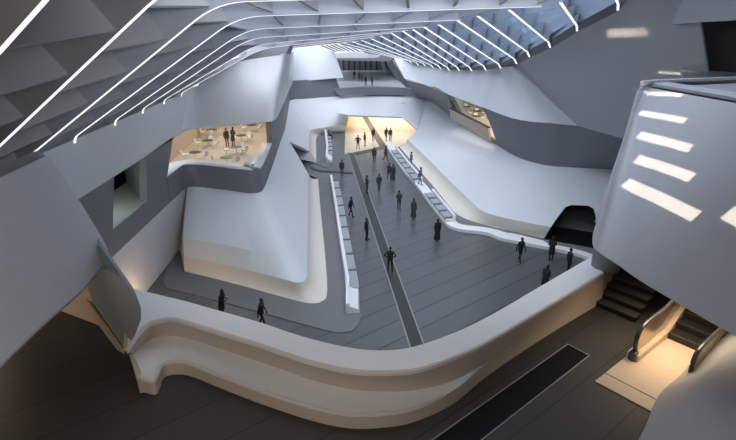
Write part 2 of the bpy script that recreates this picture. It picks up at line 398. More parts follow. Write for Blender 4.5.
# ---- left wall, X = -15.5
lw = empty('wall_left'); S(lw)
def slabx(name, y0, y1, z0, z1, m, x=-15.5, th=.5, par=lw):
    return box(name, (x - th / 2, (y0 + y1) / 2, (z0 + z1) / 2), (th, y1 - y0, z1 - z0), m, 0, par)
slabx('lower_face', 12, 44, 0, 4.35, 'white')
def slabp(yz): return prism('slate_band', [V((-15.5, y, z)) for y, z in yz], (-.5, 0, 0), 'slate', lw)
slabp([(12, 4.35), (29.0, 4.35), (29.15, 5.8), (30.5, 8.84), (12, 8.84)]); slabp([(29.0, 4.35), (34.3, 4.35), (34.4, 5.85), (29.15, 5.8)])
slabp([(34.3, 4.35), (38.3, 4.35), (38.4, 6.2), (40.9, 9.0), (35.5, 8.84), (34.4, 5.85)]); slabp([(38.3, 4.35), (42, 4.35), (42, 6.2), (38.4, 6.2)])
slabx('upper_face', 10, 45.6, 8.83, 11.9, 'white', th=.4)
slabx('upper_face', 43.5, 46.6, 11.9, 12.9, 'white', th=.4)
win = empty('window_1'); S(win)
prism('window_sill', [V((-15.55, 29.0, 5.85)), V((-15.55, 34.5, 5.85)), V((-18.6, 38.4, 6.1)), V((-18.6, 28, 6.1))], (0, 0, -.2), 'greengrey', win)
prism('window_jamb', [V((-15.55, 34.42, 5.8)), V((-15.55, 35.55, 8.95)), V((-18.6, 38.6, 9.3)), V((-18.6, 38.2, 6.0))], (0, .2, 0), 'greengrey', win)
prism('window_lining', [V((-18.5, 38.6, 5.9)), V((-18.5, 39, 9.4)), V((-18.5, 27, 9.4)), V((-18.5, 27, 5.9))], (-.2, 0, 0), 'groove', win)
prism('window_head', [V((-15.6, 29, 8.95)), V((-15.6, 35.8, 8.95)), V((-18.6, 38.8, 9.1)), V((-18.6, 28, 9.1))], (0, 0, .2), 'grey', win)

# ---- cafe balcony: slate front with a pale ledge, floor, walls, the pale roof volume over it
cp = [(-15.46, 38.4), (-15.46, 40.0), (-15.46, 41.4), (-15.2, 42.1), (-14.3, 42.05), (-12.3, 41.4), (-10.4, 40.65), (-9.5, 40.4), (-8.9, 40.7), (-8.75, 41.6), (-8.95, 45), (-9.35, 50)]
S(surf('wall_cafe_front', [[V((x, y, 4.45)) for x, y in cp], [V((x, y, 6.4)) for x, y in cp]], 'slate', nu=4, thick=.3))
co = smoothline([V((x, y, 6.42)) for x, y in cp], 4); inn = []
for i, p in enumerate(co):
    t = (co[min(i + 1, len(co) - 1)] - co[max(i - 1, 0)]).normalized(); inn.append(p + V((-t.y, t.x, 0)) * (1.6 if i < len(co) - 4 else 1.0))
me = grid_mesh('wall_cafe_ledge', [co, inn, [p - V((0, 0, .8)) for p in inn]]); o = link('wall_cafe_ledge', me, 'white'); S(o)
sm = o.modifiers.new('t', 'SOLIDIFY'); sm.thickness = .06
S(prism('floor_cafe', [V((-22, 38, 5.5)), V((-15, 42.6, 5.5)), V((-9.6, 41, 5.5)), V((-9.6, 50, 5.5)), V((-10.6, 66, 5.5)), V((-22, 66, 5.5))], (0, 0, .2), 'tanfloor'))
S(box('wall_cafe_left', (-18.5, 55, 8), (.3, 24, 5), 'tan', R(3)))
S(box('wall_cafe_back', (-16, 65.7, 8), (10.2, .3, 5), 'tan'))
S(prism('ceiling_cafe', [V((-18.5, 47, 11.1)), V((-8.9, 46.5, 11.1)), V((-9.6, 55, 11.1)), V((-11, 66, 11.1)), V((-18.5, 66, 11.1))], (0, 0, .3), 'tan'))
pr = [(-9.35, 50), (-9.9, 57), (-10.6, 66), (-11.7, 76), (-13, 88)]
S(surf('wall_island_band', [[V((x, y, 4.45)) for x, y in pr], [V((x, y, 9.9 - (y - 50) * .045)) for x, y in pr]], 'slate', nu=3, thick=.5))
fb = [V((-15.6, 42.8, 9.05)), aty(192.5, 127.4, 43.6), aty(215, 125.6, 43.2), aty(240, 123.8, 42.7), aty(262, 122, 42.2), aty(272.5, 120.8, 42), aty(277, 117.5, 43.2), aty(281, 109.5, 49), aty(287, 95.5, 66), aty(293, 81.5, 88)]
ft = [V((-15.6, 45.9, 12.6)), aty(196, 86.5, 46), aty(213, 76, 45.6), aty(230, 65.5, 45), aty(244, 60.5, 44.6), aty(276, 55.5, 44.3), aty(287, 54, 45), aty(290, 53, 49), aty(292, 52, 66), aty(294, 51, 88)]
fm = lerprow(fb, ft, .5)
for p in fm[2:6]: p += V((.1, -.35, -.1))
S(surf('wall_cafe_upper', [fb, fm, ft], 'white', nu=5, nv=4, thick=.4))
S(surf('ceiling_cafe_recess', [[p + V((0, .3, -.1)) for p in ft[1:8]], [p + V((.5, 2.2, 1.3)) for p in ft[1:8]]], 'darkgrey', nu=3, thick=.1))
# far block over the back wall
S(prism('wall_back_block', [aty(292, 82, 87.6), aty(343.5, 77.5, 87.6), aty(338, 62, 88.2), aty(332, 47, 89), aty(292, 47, 89)], (-3.0, 9, .5), 'white'))
S(surf('wall_back_band', [[aty(289.5, 100.4, 87), aty(320, 97.6, 88), aty(342, 96, 88.6)], [aty(290, 81, 87), aty(320, 79, 88), aty(336, 78, 88.6)]], 'slate', nu=3, thick=.4))
pb = [aty(340, 96.2, 87.7), aty(360, 95, 88.3), aty(380, 94.7, 88.9), aty(404, 95.2, 88.8), aty(418, 97.5, 88.0), aty(427, 99.5, 87.3)]
pt = [aty(333, 89, 87.7), aty(360, 87.2, 88.3), aty(380, 87, 88.9), aty(404, 88, 88.8), aty(416, 89.5, 88.0), aty(419, 91.5, 87.3)]
S(surf('wall_mezzanine_front', [pb, pt, [p + V((0, .6, .02)) for p in pt]], 'slate', nu=3, thick=.2))
# pale gallery far behind the mezzanine front
S(prism('floor_mezzanine', [V((-14, 89, 5.6)), V((12, 89.5, 5.6)), V((15, 100, 5.6)), V((15, 132, 5.6)), V((-20, 132, 5.6))], (0, 0, .3), 'mezzfloor'))
bw = empty('wall_mezzanine_back'); S(bw)
prism('dark_wall', [V((-14, 127, 5.9)), V((3.5, 127, 5.9)), V((3.5, 127, 9.2)), V((-14, 127, 9.2))], (0, .3, 0), 'slate', bw)
for i in range(11):
    x = -11 + i * 1.3
    box('wall_fin', (x, 126.6, 7.5), (.35, .5, 3.0), 'charcoal', 0, bw)
sw = empty('wall_mezzanine_right'); S(sw)
p0, p1 = V((3.5, 127, 5.9)), V((10.5, 93, 5.9))
prism('pale_wall', [p0, p1, p1 + V((-1.6, 0, 3.8)), p0 + V((-1.0, 0, 3.9))], (.4, 0, 0), 'grey', sw)
for i in range(8):
    a = p0.lerp(p1, .14 + .1 * i); b = p0.lerp(p1, .205 + .1 * i)
    off = V((-.08, 0, 0))
    prism('window_slot', [a + off + V((-.2, 0, .7)), b + off + V((-.2, 0, .7)), b + off + V((-1.1, 0, 2.9)), a + off + V((-.9, 0, 3.0))], (.1, 0, 0), 'charcoal', sw)
prism('wall_fascia', [aty(331, 60, 104), aty(392, 61.5, 104), aty(394, 53, 104), aty(331, 52.5, 104)], (0, 20, .5), 'darkgrey', kind='structure')
prism('ceiling_mezzanine_beam', [aty(333, 58.5, 99), aty(376, 58.5, 99), aty(379.5, 57, 99), aty(380.5, 55, 99), aty(379, 53, 99), aty(360, 50.5, 99), aty(334, 52.5, 99)], (0, 1.2, 0), 'white', bevel=.15, kind='structure')
S(prism('wall_mezzanine_pier', [aty(392, 60, 91), aty(404, 78, 91), aty(420, 91, 89), aty(412, 93, 90), aty(396, 78, 93), aty(386, 62, 95)], (.5, .8, 0), 'darkgrey'))
# counter in the far gallery
# ---- right cafe behind the opening
crf = [(12.2, 70), (14.2, 57.6), (16.4, 50.8), (20.5, 48.6), (28, 52), (28, 80), (11.4, 80)]
S(prism('floor_cafe_right', [V((x, y, 4.85)) for x, y in crf], (0, 0, .3), 'tanfloor'))
S(prism('ceiling_cafe_right', [V((x + .9, y, 10.2)) for x, y in crf], (0, 0, .3), 'tan'))
S(box('wall_cafe_right_back', (20, 79.5, 7.5), (15, .3, 5), 'tan'))
S(box('wall_cafe_right_side', (27.6, 65, 7.5), (.3, 26, 5), 'tan'))
S(prism('wall_cafe_right_front', [V((16.6, 51.2, 4.8)), V((20.8, 48.9, 4.8)), V((20.8, 48.9, 10.2)), V((16.6, 51.2, 10.2))], (.1, .25, 0), 'tan'))
jl = [op[0], op[3]]
S(prism('wall_cafe_right_jamb', [aty(447.5, 93, 66.6), aty(449.3, 117, 68.4), aty(463, 113.5, 70.5), aty(461, 96, 70)], (.1, .2, 0), 'slateblue'))
S(prism('wall_cafe_right_balustrade', [aty(449.5, 108.5, 67.5), aty(488, 128, 57.3), aty(489.5, 141.5, 57.0), aty(449.5, 117.5, 68.8)], (.22, .12, 0), 'tan'))
S(prism('trim_3', [aty(449.5, 107.6, 67.5), aty(488, 127, 57.3), aty(488, 128.3, 57.3), aty(449.5, 108.7, 67.5)], (.3, .16, 0), 'charcoal'))
# ================================================================== GALLERY IN FRONT
ST = [  # inner top edge, outer top edge, foot: pixels of the survey; bench factor
 ((131, 288), (127, 351), (144, 392.5), 1), ((141, 290.5), (137.5, 336), (157, 394), 1), ((152, 293), (147, 325.5), (163.5, 379), 1),
 ((166, 296.5), (159, 321), (173, 374.8), 1), ((186, 301.3), (176, 319.8), (189, 375.8), 1), ((222, 311.5), (215, 331.5), (220, 388), 1),
 ((260, 322.3), (260, 345.5), (260, 403.5), 1), ((301, 336), (308, 361.6), (306, 419), 1), ((342, 346.2), (350, 371), (346, 428), 1),
 ((376, 350.3), (385, 372.8), (380, 428), 1), ((410, 347.5), (420, 369.5), (414, 422), .85), ((451, 334), (458, 356), (452, 404.5), .45),
 ((490, 315.6), (490, 341), (490, 374), .05), ((540, 286.5), (545, 308.8), (545, 337), 0), ((590, 257.5), (604, 273), (601, 303), 0)]
I_ = [atz(*s[0], 11.1) for s in ST]; O_ = [atz(*s[1], 11.1) for s in ST]; B_ = [atz(*s[2], 10.0) for s in ST]; K_ = [s[3] for s in ST]
def flat(p, z): return V((p.x, p.y, z))
U_, Fm, Fb = [], [], []
for i, o_, b_, k in zip(I_, O_, B_, K_):
    c = o_.lerp(i, .28); c0 = o_.lerp(b_, .62)
    u = flat(c, 0).lerp(flat(c0, 0), 1 - k); U_.append(flat(u, 10.44)); Fm.append(flat(u.lerp(flat(b_, 0), .62), 10.44 - .10 * k)); Fb.append(flat(b_, 10.44 - .06 * (k > 0)))
par = empty('parapet', (0, 9, 10)); tag(par, 'long white curved parapet around the gallery edge with a bench niche', 'parapet')
surf('coping', [O_, I_, [flat(p, 10.0) for p in I_]], 'coping', nu=6, thick=.08, parent=par)
lo = [p - V((0, 0, .16)) for p in O_]
surf('back_face', [U_, [a.lerp(b, .5) + V((0, 0, .02)) for a, b in zip(U_, O_)], O_], 'facing', nu=6, nv=2, thick=.06, parent=par)
surf('bench_seat', [Fb, Fm, U_], 'white', nu=6, nv=3, thick=.06, parent=par)
surf('bench_front', [B_, Fb], 'facing', nu=6, nv=1, thick=.06, parent=par)
prism('end_cap', [B_[0], Fb[0], U_[0], O_[0], I_[0], flat(I_[0], 10)], (-.08, -.02, 0), 'tan', par)
fl = smoothline([flat(p, 10) for p in I_], 4)
gal = [flat(p, 9.2) + V((0, .1, 0)) for p in fl] + [V((7.6, 14.6, 9.2)), V((20, 24, 9.2)), V((22, -2, 9.2)), V((-16, -2, 9.2)), V((-16, 17, 9.2)), V((-10, 14.2, 9.2))]
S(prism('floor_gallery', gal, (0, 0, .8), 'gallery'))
# slate blade and tan skirting at the left end of the parapet
bl0, bl1 = V((-8.7, 13.7, 10)), V((-5.35, 9.95, 10)); bd = (bl1 - bl0).normalized(); bn = V((bd.y, -bd.x, 0))
if bn.dot(EYE - bl0) < 0: bn = -bn
BL = lambda u, v, off=0.0: onp(u, v, bl0 + bn * off, bn)
S(prism('column_slate', [BL(*p) for p in ((125.5, 351), (98, 321), (74, 291), (66, 262), (85, 240), (101, 247), (116, 268), (129, 287), (137.5, 299.5), (141, 308), (141, 319), (135.5, 334))], V((-.26, .44, 0)), 'slateblue'))
S(prism('baseboard_left', [BL(*p, .03) for p in ((126, 353), (119.5, 349.5), (70, 284), (76, 281))], bn * .05, 'tan'))
ta, tb, tc = atz(40, 303, 10), atz(98, 325, 10), atz(80, 296, 10)
S(prism('wall_gallery_left', [ta, tb, tb + V((0, .1, 2.2)), ta + V((0, .1, 2.2))], (.15, .5, 0), 'tan'))
# big hanging wall at the left edge
h1, h2, h3 = V((-6.2, 11, 12.8)), V((-5.8, 6.8, 12.8)), V((-7.15, 11.4, 15.0)); hn = (h2 - h1).cross(h3 - h1).normalized()
if hn.dot(EYE - h1) < 0: hn = -hn
HP = lambda u, v: onp(u, v, h1, hn)
hang = prism('wall_left_front', [HP(*p) for p in ((50, 154), (66, 177), (87, 210), (104, 238), (109, 248), (110, 256), (105, 267), (84, 292), (40, 331.5), (0, 371.5), (-60, 431), (-140, 300), (-60, 202), (0, 177))], -hn * .7, 'panel', bevel=.09); S(hang)
hang.modifiers['bevel'].segments = 5
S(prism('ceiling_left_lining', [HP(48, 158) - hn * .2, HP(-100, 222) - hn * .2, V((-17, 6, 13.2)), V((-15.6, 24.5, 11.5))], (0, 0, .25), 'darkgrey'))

S(box('wall_gallery_back', (2, -9, 10.5), (46, .4, 23), 'grey'))
S(box('wall_gallery_side', (-17.2, 1, 10.5), (.4, 20, 23), 'grey'))
S(box('wall_gallery_side', (24, 2, 10.5), (.4, 24, 23), 'grey'))
# black channel let into the gallery floor
chn = empty('floor_channel'); S(chn)
cpx = [(567.8, 344.5), (589.3, 355.8), (486, 436.6), (430, 481), (380, 478), (430, 442), (486, 402.5)]
prism('channel_bed', zs(cpx, 10.004), (0, 0, .008), 'groove', chn)
ce = zs(cpx, 10.0)
for a, b in ((0, 1), (1, 3), (5, 0)):
    p, q = ce[a], ce[b]; t = (q - p).normalized(); s = V((t.y, -t.x, 0)) * .014
    prism('channel_edge', [p - s, p + s, q + s, q - s], (0, 0, .02), 'stripedge', chn)

# ---- stairs and escalator climbing to the right
D2 = V((math.cos(PLANK), math.sin(PLANK), 0)); W2 = V((D2.y, -D2.x, 0))
def obox(bm, o, a0, a1, w0, w1, z0, z1):
    vs = [bm.verts.new(o + D2 * a + W2 * w + V((0, 0, z))) for a in (a0, a1) for w in (w0, w1) for z in (z0, z1)]
    for f in ((0, 1, 3, 2), (4, 6, 7, 5), (0, 4, 5, 1), (2, 3, 7, 6), (0, 2, 6, 4), (1, 5, 7, 3)): bm.faces.new([vs[i] for i in f])
def opart(name, spec, m, root, bevel=0.0):
    bm = bmesh.new()
    for s in spec: obox(bm, *s)
    return local(bobj(name, bm, m, None, False, bevel), root)
so = V((6.68, 13.42, 10))
stairs = empty('staircase', so); tag(stairs, 'dark staircase rising beside the tan wall at the right end of the parapet', 'stairs')
for i in range(14):
    a = .30 * i
    opart('riser', [(so, a + .02, a + .3, 0, 1.22, .17 * i, .17 * i + .135)], 'riser', stairs)
    opart('tread', [(so, a - .015, a + .32, 0, 1.22, .17 * i + .135, .17 * i + .17)], 'step', stairs)
S(prism('wall_stair', [so + D2 * .25, so + D2 * 6 + V((0, 0, 0)), so + D2 * 6 + V((0, 0, 2.7)), so + D2 * 1.2 + V((0, 0, 2.2)), so + D2 * .25 + V((0, 0, 1.0))], -W2 * .3, 'tan'))
bm = bmesh.new(); bm_lathe(bm, [(.40, 0), (.40, 1.3)], 28, (7.02, 13.8, 11.06)); S(bobj('column_right', bm, 'slateblue', None, True))

eo = V((5.3, 9.94, 10))
esc = empty('escalator', eo); tag(esc, 'tan and bronze escalator with dark steps beside the staircase', 'escalator')
opart('comb_plate', [(eo, .02, .47, 0, 1.56, 0, .03)], 'tan', esc, .008)
opart('landing_plate', [(eo, .50, 3.15, 0, 1.56, 0, .03)], 'tan', esc, .008)
for i in range(9):
    a, z = 3.15 + .38 * i, max(0, (i - 0) * .19)
    opart('step', [(eo, a, a + .40, .30, 1.26, z - .1, z + .03 + .17)], 'escstep', esc, .02)
def rise(a): return 0 if a < 3.1 else (a - 3.1) * .52
for wc in (.15, 1.41):
    inner = [eo + D2 * a + W2 * wc + V((0, 0, z)) for a, z in ((1.62, .12), (1.52, .55), (1.62, .86), (1.9, .93), (3.0, .93), (3.4, 1.02), (6.5, rise(6.5) + .93))]
    bm = bmesh.new(); path = fillet(inner, .25, 4)
    # handrail
    bm_tube(bm, [p for p in path], .055, 10); hr = local(bobj('handrail', bm, 'rail', None, True), esc)
    bm = bmesh.new()
    prof = [(1.58, .05), (1.6, .6), (1.75, .85), (3.05, .86), (3.4, .95), (6.5, rise(6.5) + .86), (6.5, rise(6.5) - .1), (3.3, .05)]
    pts = [eo + D2 * a + W2 * (wc - .025) + V((0, 0, z)) for a, z in prof]
    pan = prism('balustrade_panel', pts, W2 * .05, 'metal', esc); hr.matrix_parent_inverse = Matrix.Identity(4); hr.parent = pan
    prof = [(1.5, 0), (1.5, .2), (3.2, .24), (6.5, rise(6.5) + .24), (6.5, rise(6.5) - .25), (3.4, 0)]
    pts = [eo + D2 * a + W2 * (wc - .15) + V((0, 0, z)) for a, z in prof]
    prism('skirt_deck', pts, W2 * .30, 'tan', esc, .03)
    opart('newel', [(eo, 1.44, 1.66, wc - .09, wc + .09, 0, .25)], 'rail', esc, .04)
# grey flank right of the escalator
base = zs([(640, 470), (655, 440), (668, 407), (690, 385.5), (706, 362), (722, 340), (745, 316)], 10)
nrm = W2
r1 = [p + nrm * .45 + V((0, 0, .45)) for i, p in enumerate(base)]
r2 = [p + nrm * 1.3 + V((0, 0, .95)) for i, p in enumerate(base)]
r3 = [p + nrm * 5.5 + V((0, 0, 1.5)) for i, p in enumerate(base)]
S(surf('wall_escalator', [base, r1, r2, r3], 'grey', nu=5, nv=4, thick=.3))

# ---- balcony hanging over the stairs
bal = empty('balcony', (8, 13, 12.4)); tag(bal, 'big pale rounded balcony front with sun patches above the escalator', 'balcony')
b1_ = aty(591, 230, 12.55); t1_ = atz(638.5, 89, 16)
bot = [b1_ + V((7, 2.2, .4)), b1_ + V((.9, .45, .15)), b1_ + V((.25, .25, .04)), atz(592.5, 243.5, 12.62), atz(600, 253, 12.48), atz(616, 263.5, 12.4), atz(640, 280.5, 12.4), atz(690, 310, 12.4), atz(736, 336, 12.4), atz(800, 373, 12.4), atz(900, 432, 12.4)]
top = [t1_ + V((7, 2.2, 0)), t1_ + V((.9, .45, 0)), t1_ + V((.25, .25, 0)), atz(638.5, 89, 16), atz(644, 87, 16), atz(655, 88.6, 16), atz(676, 92.4, 16), atz(708, 98, 16), atz(740, 103.8, 16), atz(790, 112.5, 16), atz(860, 125, 16)]
m1 = lerprow(bot, top, .12); m2 = lerprow(bot, top, .5); m3 = lerprow(bot, top, .88)
 
surf('front_panel', [bot, m1, m2, m3, top], 'panel', nu=5, nv=4, thick=.03, parent=bal)
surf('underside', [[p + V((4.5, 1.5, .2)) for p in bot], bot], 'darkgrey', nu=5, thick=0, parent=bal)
rt0 = [p + V((.03, .03, .12)) for p in top]
rin = [p + V((.62, .35, .14)) for p in top]
surf('coping', [rt0, rin, [p - V((0, 0, 1.2)) for p in rin]], 'panel', nu=5, thick=.08, parent=bal)
# ================================================================== CEILING RIBS
ORD = ['first', 'second', 'third', 'fourth', 'fifth', 'sixth', 'seventh', 'eighth', 'ninth', 'tenth', 'eleventh', 'twelfth', 'thirteenth', 'fourteenth', 'fifteenth', 'sixteenth', 'seventeenth', 'eighteenth', 'nineteenth', 'twentieth']
def interp(tab, y):
    if y <= tab[0][0]: return tab[0][1:]
    for a, b in zip(tab, tab[1:]):
        if y <= b[0]:
            t = (y - a[0]) / (b[0] - a[0]); return [p + (q - p) * t for p, q in zip(a[1:], b[1:])]
    return tab[-1][1:]
BEND = [(14.5, -6.5, 19.5), (18.7, -6.4, 19.0), (22.8, -6.2, 18.55), (27, -6.3, 17.95), (31.8, -7.0, 17.25), (36, -7.8, 16.6), (40, -8.2, 16.0), (44, -8.6, 15.5), (50, -9, 15.0), (62, -9, 14.5)]
RIDGE = [(14.5, 10.5, 19.9), (18.7, 10.2, 19.4), (22.8, 9.7, 19.0), (27, 8.4, 18.4), (31.8, 5.3, 17.75), (36, 3.9, 17.3), (40, 3.0, 17.0), (44, 1.9, 16.7), (52, -1, 15.7), (62, -4.4, 14.9)]
def rib_solid(path, side, depth, th):
    "plate standing on the path: th thick along side, depth away from the hall"
    up = []
    for i, p in enumerate(path):
        t = (path[min(i + 1, len(path) - 1)] - path[max(i - 1, 0)]).normalized(); n = t.cross(side)
        if n.z < -.01 : n = -n
        up.append(n.normalized())
    bm = bmesh.new(); rows = []
    for p, n in zip(path, up):
        a, b = p - side * th / 2, p + side * th / 2
        rows.append([bm.verts.new(q) for q in (a, b, b + n * depth, a + n * depth)])
    for r0, r1 in zip(rows, rows[1:]):
        for k in range(4): bm.faces.new((r0[k], r0[(k + 1) % 4], r1[(k + 1) % 4], r1[k]))
    bm.faces.new(rows[0]); bm.faces.new(list(reversed(rows[-1])))
    return bm, up
def at_len(path, d):
    for a, b in zip(path, path[1:]):
        l = (b - a).length
        if d <= l: return a.lerp(b, d / l), (b - a).normalized()
        d -= l
    return path[-1], (path[-1] - path[-2]).normalized()
def plen(path): return sum((b - a).length for a, b in zip(path, path[1:]))
def make_rib(path, side, depth, th, label, group, nxt=None, spacing=2.3, matname='rib', fin='rib', fdepth=None, shear=0.0, ledw=.8):
    root = empty('ceiling_rib', path[0]); tag(root, label, 'ceiling rib', group)
    bm, up = rib_solid(path, side, depth, th); local(bobj('blade', bm, matname, None, False), root)
    lp = [p - n * .02 for p, n in zip(path, up)]
    bm, _ = rib_solid(lp, side, .03, th * ledw); local(bobj('light_strip', bm, 'led', None, False), root)
    if nxt:
        L0, L1 = plen(path), plen(nxt); n = max(2, int(L0 / spacing)); fdepth = fdepth or depth
        for i in range(n):
            f = (i + .5) / n
            a, ta = at_len(path, f * L0); b, tb = at_len(nxt, min(.99, (f + shear / L1)) * L1)
            na, nb = ta.cross(side), tb.cross(side)
            if na.z < -.01: na = -na
            if nb.z < -.01: nb = -nb
            a = a + na * .10; b = b + nb * .10
            q = [a, b, b + nb * (fdepth - .1), a + na * (fdepth - .1)]
            # plate leans along the rib, like the coffers of an eggcrate
            prism('cross_fin', q, ta * .12, fin, root)
    return root
SX = V((0, 1, 0))
ys = [13.8, 18.7, 23.2, 27.1, 31.8, 36, 40, 44, 47.6, 51.5, 55.5, 60]
paths = []
for y in ys:
    bx, bz = interp(BEND, y); rx, rz = interp(RIDGE, y)
    if y < 46:
        pts = [V((-15.55, y, 11.3)), V((-15.5, y, 12.0)), V((bx, y, bz)), V((rx, y, rz))]
        pts = fillet(pts, [.9, 1.2])
    else:
        pts = [V((-12.5, y, 14.0 - (y - 46) * .05)), V((bx, y, bz)), V((rx, y, rz))]; pts = fillet(pts, [1.5])
    paths.append(pts)
for i, (y, p) in enumerate(zip(ys, paths)):
    where = 'bending up from the left wall across the ceiling' if y < 46 else 'crossing the ceiling above the pale cafe volume'
    make_rib(p, SX, 1.7, .30 if y < 44 else .24, '%s pale lit rib from the gallery, %s' % (ORD[i], where),
             'lit ribs on the left of the ceiling', paths[i + 1] if i + 1 < len(paths) and (ys[i + 1] < 46 or y > 46) else None, fin='rib' if y > 25 else 'ribdark', matname='rib' if y > 20 else 'ribdark', spacing=2.3, shear=1.2)
ends = [(16.3, 36.6, 18.6), (15.6, 41.3, 17.2), (15.1, 45.4, 15.8), (14.5, 48.9, 14.8), (14.1, 51.4, 14.0)]
for (u, v, y) in ((501, 65.5, 55.3), (486, 67.5, 59.5), (472, 68.8, 63.5), (459.5, 68.8, 67.5), (449.7, 68.8, 71), (441, 67, 74.5), (434, 66.5, 78), (426, 64.5, 81), (419, 63.5, 84), (412, 61.5, 87), (406, 60.5, 90)):
    ends.append(tuple(aty(u, v, y)))
starts = [(10.0, 23.5, 19.2), (9.1, 26.6, 18.55), (7.1, 28.2, 18.25), (5.95, 30.2, 17.95), (5.2, 32.2, 17.7), (4.4, 34.5, 17.45), (3.75, 36.7, 17.25), (3.2, 39.2, 17.05), (2.6, 41.7, 16.9), (1.9, 44.2, 16.65), (1.1, 46.6, 16.35), (.3, 49, 16.05), (-.6, 51.4, 15.8), (-1.5, 54, 15.55), (-2.4, 56.6, 15.3), (-3.3, 59.2, 15.1)]
rp_ = [[V(s), V(s).lerp(V(e), .5), V(s).lerp(V(e), .93), V(e) + V((.05, .1, -.3))] for s, e in zip(starts, ends)]
for i, p in enumerate(rp_):
    t = (p[-1] - p[0]); t.z = 0; t.normalize(); sd = V((-t.y, t.x, 0))
    make_rib(p, sd, 1.1, .18, '%s slanting lit skylight rib from the gallery, meeting the right wall' % ORD[i], 'skylight ribs on the right', rp_[i + 1] if i + 1 < len(rp_) else None, matname='rib_skytint', fin='rib_skytint', spacing=4.0, shear=1.0, fdepth=.7)
# smaller skylight beyond the beam
bmA, bmB = V(aty(353, 40, 64)), V(aty(381, 55, 97))
S(prism('ceiling_beam', [bmA, bmB, bmB + V((-2.2, .5, .1)), bmA + V((-2.6, .5, .3))], (0, .2, 1.0), 'white'))
sk = []
for i in range(9):
    f = i / 8
    a = V(aty(331 + 20 * f, 45 - 4.5 * f, 66)).lerp(V(aty(334, 51, 96)), 0) ; b = V(aty(334 + 40 * f, 51.5 + 1.5 * f, 96))
    sk.append([V(aty(320 + 30 * f, 46 - 6 * f, 65)), b])
for i, p in enumerate(sk):
    t = (p[-1] - p[0]); t.z = 0; t.normalize()
    make_rib(p, V((-t.y, t.x, 0)), 1.0, .2, '%s small skylight rib from the left, above the far gallery beam' % ORD[i], 'far skylight ribs')
# roof skins and glass
def sheet(name, rows, m, off, kind='structure'):
    rows = [[p + V(off) for p in r] for r in rows]
    o = link(name, grid_mesh(name, rows), m, None, False); o['kind'] = kind; return o
slope = []
for y in (6, 14.5, 18.7, 22.8, 27, 31.8, 36, 40, 44, 46.5):
    bx, bz = interp(BEND, y); slope.append([V((-15.6, y, 11.2)), V((-15.9, y, 13.6)), V((bx - .3, y, bz + 2.0))])
o = sheet('ceiling_left', slope, 'ribdark', (-.5, 0, .15)); o.modifiers.new('t', 'SOLIDIFY').thickness = .2
top_g = []
for y in (14.5, 18.7, 22.8, 27, 31.8, 36, 40, 44, 52, 62):
    bx, bz = interp(BEND, y); rx, rz = interp(RIDGE, y); top_g.append([V((bx - .6, y, bz + 1.95)), V((rx + .2, y, rz + 1.95))])
w2 = sheet('window_2', top_g, 'glass', (0, 0, .05))
w3 = sheet('window_3', [[V(s) for s in starts], [V(e) for e in ends]], 'glass', (0, 0, 1.3))
trimr = [[V(e) + V((.08, .1, -.35)) for e in ends], [V(e) + (V(s) - V(e)).normalized() * 1.7 + V((0, 0, .5)) for s, e in zip(starts, ends)]]
sheet('trim_1', trimr, 'slate', (.05, 0, 0))
S(box('ceiling_gallery', (-1, -4, 21.6), (46, 31, .5), 'grey'))
S(prism('ceiling_right', [V((10.5, 14, 21.3)), V((11, 22, 20.9)), V((17.2, 37, 20.4)), V((17, 47, 17.5)), V((40, 47, 17.5)), V((46, 14, 21.3))], (0, 0, .4), 'grey'))

# ================================================================== BENCHES AND RIBBON
def bench(name, pts, n, label, hb=.80, wb=.26, ws=.66, flip=1, end=0.0, group=None, h=.44, base=.34):
    "pts: seat side foot line; backrest ridge on the far side of it"
    L = [V(p) for p in pts]; tot = plen(L)
    root = empty(name, L[0]); tag(root, label, 'bench', group)
    def fr(d):
        p, t = at_len(L, max(0, min(tot - 1e-4, d))); s = V((t.y, -t.x, 0)) * flip; return p, t, s
    def bar(nm, d0, d1, w0, w1, z0, z1, m, bev=.02, k=1):
        bm = bmesh.new(); rows = []
        for i in range(k + 1):
            p, t, s = fr(d0 + (d1 - d0) * i / k)
            rows.append([bm.verts.new(p - s * a + V((0, 0, z))) for a, z in ((w0, z0), (w1, z0), (w1, z1), (w0, z1))])
        for r0, r1 in zip(rows, rows[1:]):
            for q in range(4): bm.faces.new((r0[q], r0[(q + 1) % 4], r1[(q + 1) % 4], r1[q]))
        bm.faces.new(rows[0]); bm.faces.new(list(reversed(rows[-1])))
        return local(bobj(nm, bm, m, None, False, bev), root)
    bar('base', end, tot - end * .4, .06, ws + wb, .0, base, 'bench', .02, 8)
    bar('backrest', 0, tot, ws, ws + wb, .0, hb, 'bench', .05, 8)
    c = (tot - end - .5 - end * .4) / n
    for i in range(n):
        d0 = end + .25 + c * i
        bar('seat', d0 + .12, d0 + c - .12, .02, ws - .02, base, h, 'seat', .02, 2)
        bar('seat_divider', d0 + c - .12, d0 + c + .06, .02, ws, base - .04, h + .10, 'slate', .01, 1)
    if end:
        p, t, s = fr(0); q, _, s2 = fr(end + .1)
        prism('end_block', [p - s * 0.0 + V((0, 0, .04)), p - s * (ws + wb) + V((0, 0, .04)), p - s * (ws + wb) + V((0, 0, hb - .1)), p - s * .1 + V((0, 0, .36))], t * (end + .2), 'bench', root, .04)
    return root
bench('bench', zs([(360, 314), (359.5, 290), (350.5, 244), (343, 205), (338, 181)], 0), 9, 'long white bench with grey seats on the left, beside the island plinth', end=2.4)
bench('bench', zs([(332.5, 163), (332.8, 150), (330, 133.5)], 0), 6, 'short white bench beyond the passage through the island, by the back wall', hb=.85, wb=.3, ws=.6, end=2.2)
